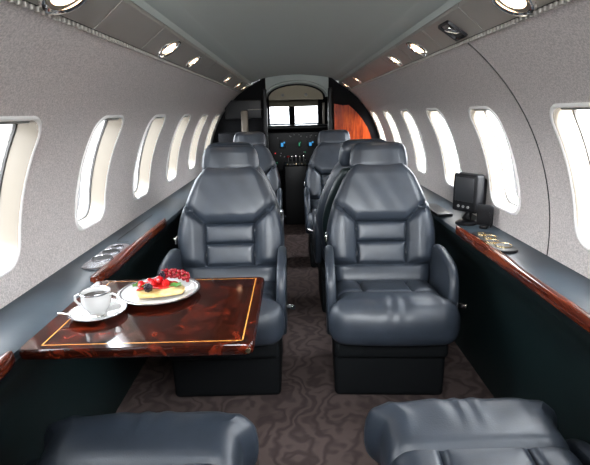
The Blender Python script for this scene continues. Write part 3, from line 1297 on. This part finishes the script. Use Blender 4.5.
poss = [(-0.030, 0.018, 0.026, 'leftmost'), (-0.008, 0.024, 0.028, 'middle back'), (-0.020, -0.002, 0.026, 'front left'),
        (0.014, 0.008, 0.026, 'front right'), (-0.052, 0.004, 0.022, 'lone'), (-0.006, 0.010, 0.034, 'topmost')]
labs = ['red strawberry piece at the back left of the berry pile', 'red strawberry piece below the currants at the back of the plate',
        'red strawberry piece just behind the blackberry', 'red strawberry piece toward the right mint sprig',
        'red strawberry piece beside the left mint sprig', 'red strawberry piece on top of the berry pile']
for i, (x, y, z, _) in enumerate(poss):
    food(strawberry(), 'strawberry', M['red'], (x, y, z), labs[i], 'strawberry', 'strawberries on the dessert', (rr.uniform(.8, 2), rr.uniform(-1, 1), rr.uniform(0, 6)))


def bumpy(r=0.012):
    mb = MB()
    for i in range(26):
        z = 1 - 2 * (i + .5) / 26
        a = i * 2.4
        q = math.sqrt(1 - z * z)
        mb.sphere((r * .72 * q * math.cos(a), r * .72 * q * math.sin(a), r * .8 * z), r * .36, 6)
    return mb


food(bumpy(), 'blackberry', M['blackberry'], (-0.022, -0.030, 0.026), 'dark blackberry at the front of the dessert', 'blackberry', 'blackberries')
food(bumpy(.011), 'blackberry', M['blackberry'], (-0.002, 0.040, 0.038), 'dark blackberry at the back against the currants', 'blackberry', 'blackberries')


def mint(seed):
    mb = MB()
    r_ = random.Random(seed)
    for k in range(5):
        a = k * 1.256 + r_.random()
        L = 0.020
        vs, fs = [], []
        for i in range(7):
            t = i / 6
            wd = 0.0075 * math.sin(PI * min(1, t * .95 + .05)) ** .7
            for j, s in enumerate((-1, 0, 1)):
                x = t * L
                y = s * wd * (1 + .1 * math.sin(i * 3))
                z = 0.006 + 0.012 * t * (1 - t * .6) + 0.002 * abs(s)
                vs.append(Vector((x * math.cos(a) - y * math.sin(a), x * math.sin(a) + y * math.cos(a), z)))
        for i in range(6):
            for j in range(2):
                fs.append((i * 3 + j, i * 3 + j + 1, i * 3 + j + 4, i * 3 + j + 3))
        mb.add(vs, fs)
    mb.tube([(0, 0, -0.004), (0, 0, 0.007)], 0.0012, 6)
    return mb


food(mint(1), 'mint_sprig', M['mint'], (-0.056, 0.0, 0.012), 'green mint sprig on the left of the plate', 'mint', 'mint sprigs')
food(mint(2), 'mint_sprig', M['mint'], (0.048, -0.012, 0.014), 'green mint sprig on the right front of the plate', 'mint', 'mint sprigs')

cur = None
r_ = random.Random(11)
mb = MB()
stem = []
for i in range(12):
    t = i / 11
    stem.append(Vector((-0.01 + 0.085 * t, 0.052 - 0.03 * t * t, 0.036 + 0.006 * math.sin(t * 3))))
mb.tube(stem, 0.0011, 6)
food(mb, 'currant_stem', M['mint'], (0, 0, 0), 'thin green stem the red currants hang on', 'stem')
for i in range(44):
    t = i / 43
    p = Vector((-0.012 + 0.090 * t, 0.054 - 0.032 * t * t, 0.034 + 0.006 * math.sin(t * 3)))
    a = i * 2.4
    p += Vector((0.003 * math.sin(i), 0.0105 * math.cos(a), 0.0095 * math.sin(a) - 0.001))
    if cur is None:
        mb = MB()
        mb.sphere((0, 0, 0), 0.0056, 10)
        cur = food(mb, 'red_currant', M['currant'], p, 'shiny dark red currant in the string along the plate back', 'currant', 'red currants on the plate')
    else:
        o = cur.copy()
        col.objects.link(o)
        o.location = Vector((PX, PY, PZ)) + p

# ------------------------------------------------------------------ monitor
e = empty('seat_monitor', (0.705, 1.96, 0.652), math.radians(-60))
tag(e, 'small black monitor on a swivel stand on the right ledge', 'monitor')
mb = MB()
mb.box((0, 0.0, 0.135), (0.125, 0.050, 0.160), 0.010)
vs, fs = soft_box((0.105, 0.05, 0.125), 0.012, (3, 2, 3))
mb.add([Vector((v.x * (1 - 2 * max(0, v.y + .0)), v.y + 0.035, v.z * (1 - 2 * max(0, v.y)) + 0.135)) for v in vs], fs)
mb.build('case', M['black'], e)
mb = MB()
mb.box((0, -0.0255, 0.150), (0.095, 0.004, 0.100), 0.003, seg=1)
mb.build('screen', M['screen'], e)
for x in (-0.025, 0.0, 0.025):
    mb = MB()
    mb.tube([(x, -0.023, 0.078), (x, -0.0285, 0.078)], 0.006, 10)
    mb.build('button', M['knob'], e)
mb = MB()
mb.tube([(0, 0.01, 0.070), (0, 0.012, 0.045), (0, 0.0, 0.02)], [0.016, 0.014, 0.02], 12)
mb.lathe([(0.045, 0.0), (0.045, 0.008), (0.03, 0.018), (0.0001, 0.02)], n=24)
mb.build('stand', M['black'], e)
# phone handset/controller behind it
e = empty('handset_holder', (0.742, 1.86, 0.655), math.radians(-38))
tag(e, 'small dark handset holder standing behind the monitor on the right ledge', 'handset')
mb = MB()
mb.box((0, 0, 0.055), (0.065, 0.014, 0.085), 0.006)
mb.box((0, 0, 0.008), (0.03, 0.03, 0.016), 0.004)
mb.build('body', M['black'], e)
mb = MB()
mb.tube([(0.02, -0.01, 0.07), (0.03, -0.012, 0.04), (0.028, -0.012, 0.01)], 0.003, 8)
mb.build('cord', M['black'], e)

# tray slot on the right ledge forward of the monitor
mb = MB()
mb.box((0.665, 2.25, 0.655), (0.075, 0.26, 0.014), 0.004)
tag(mb.build('ledge_tray', M['black']), 'flat dark tray on the right ledge forward of the monitor', 'tray')
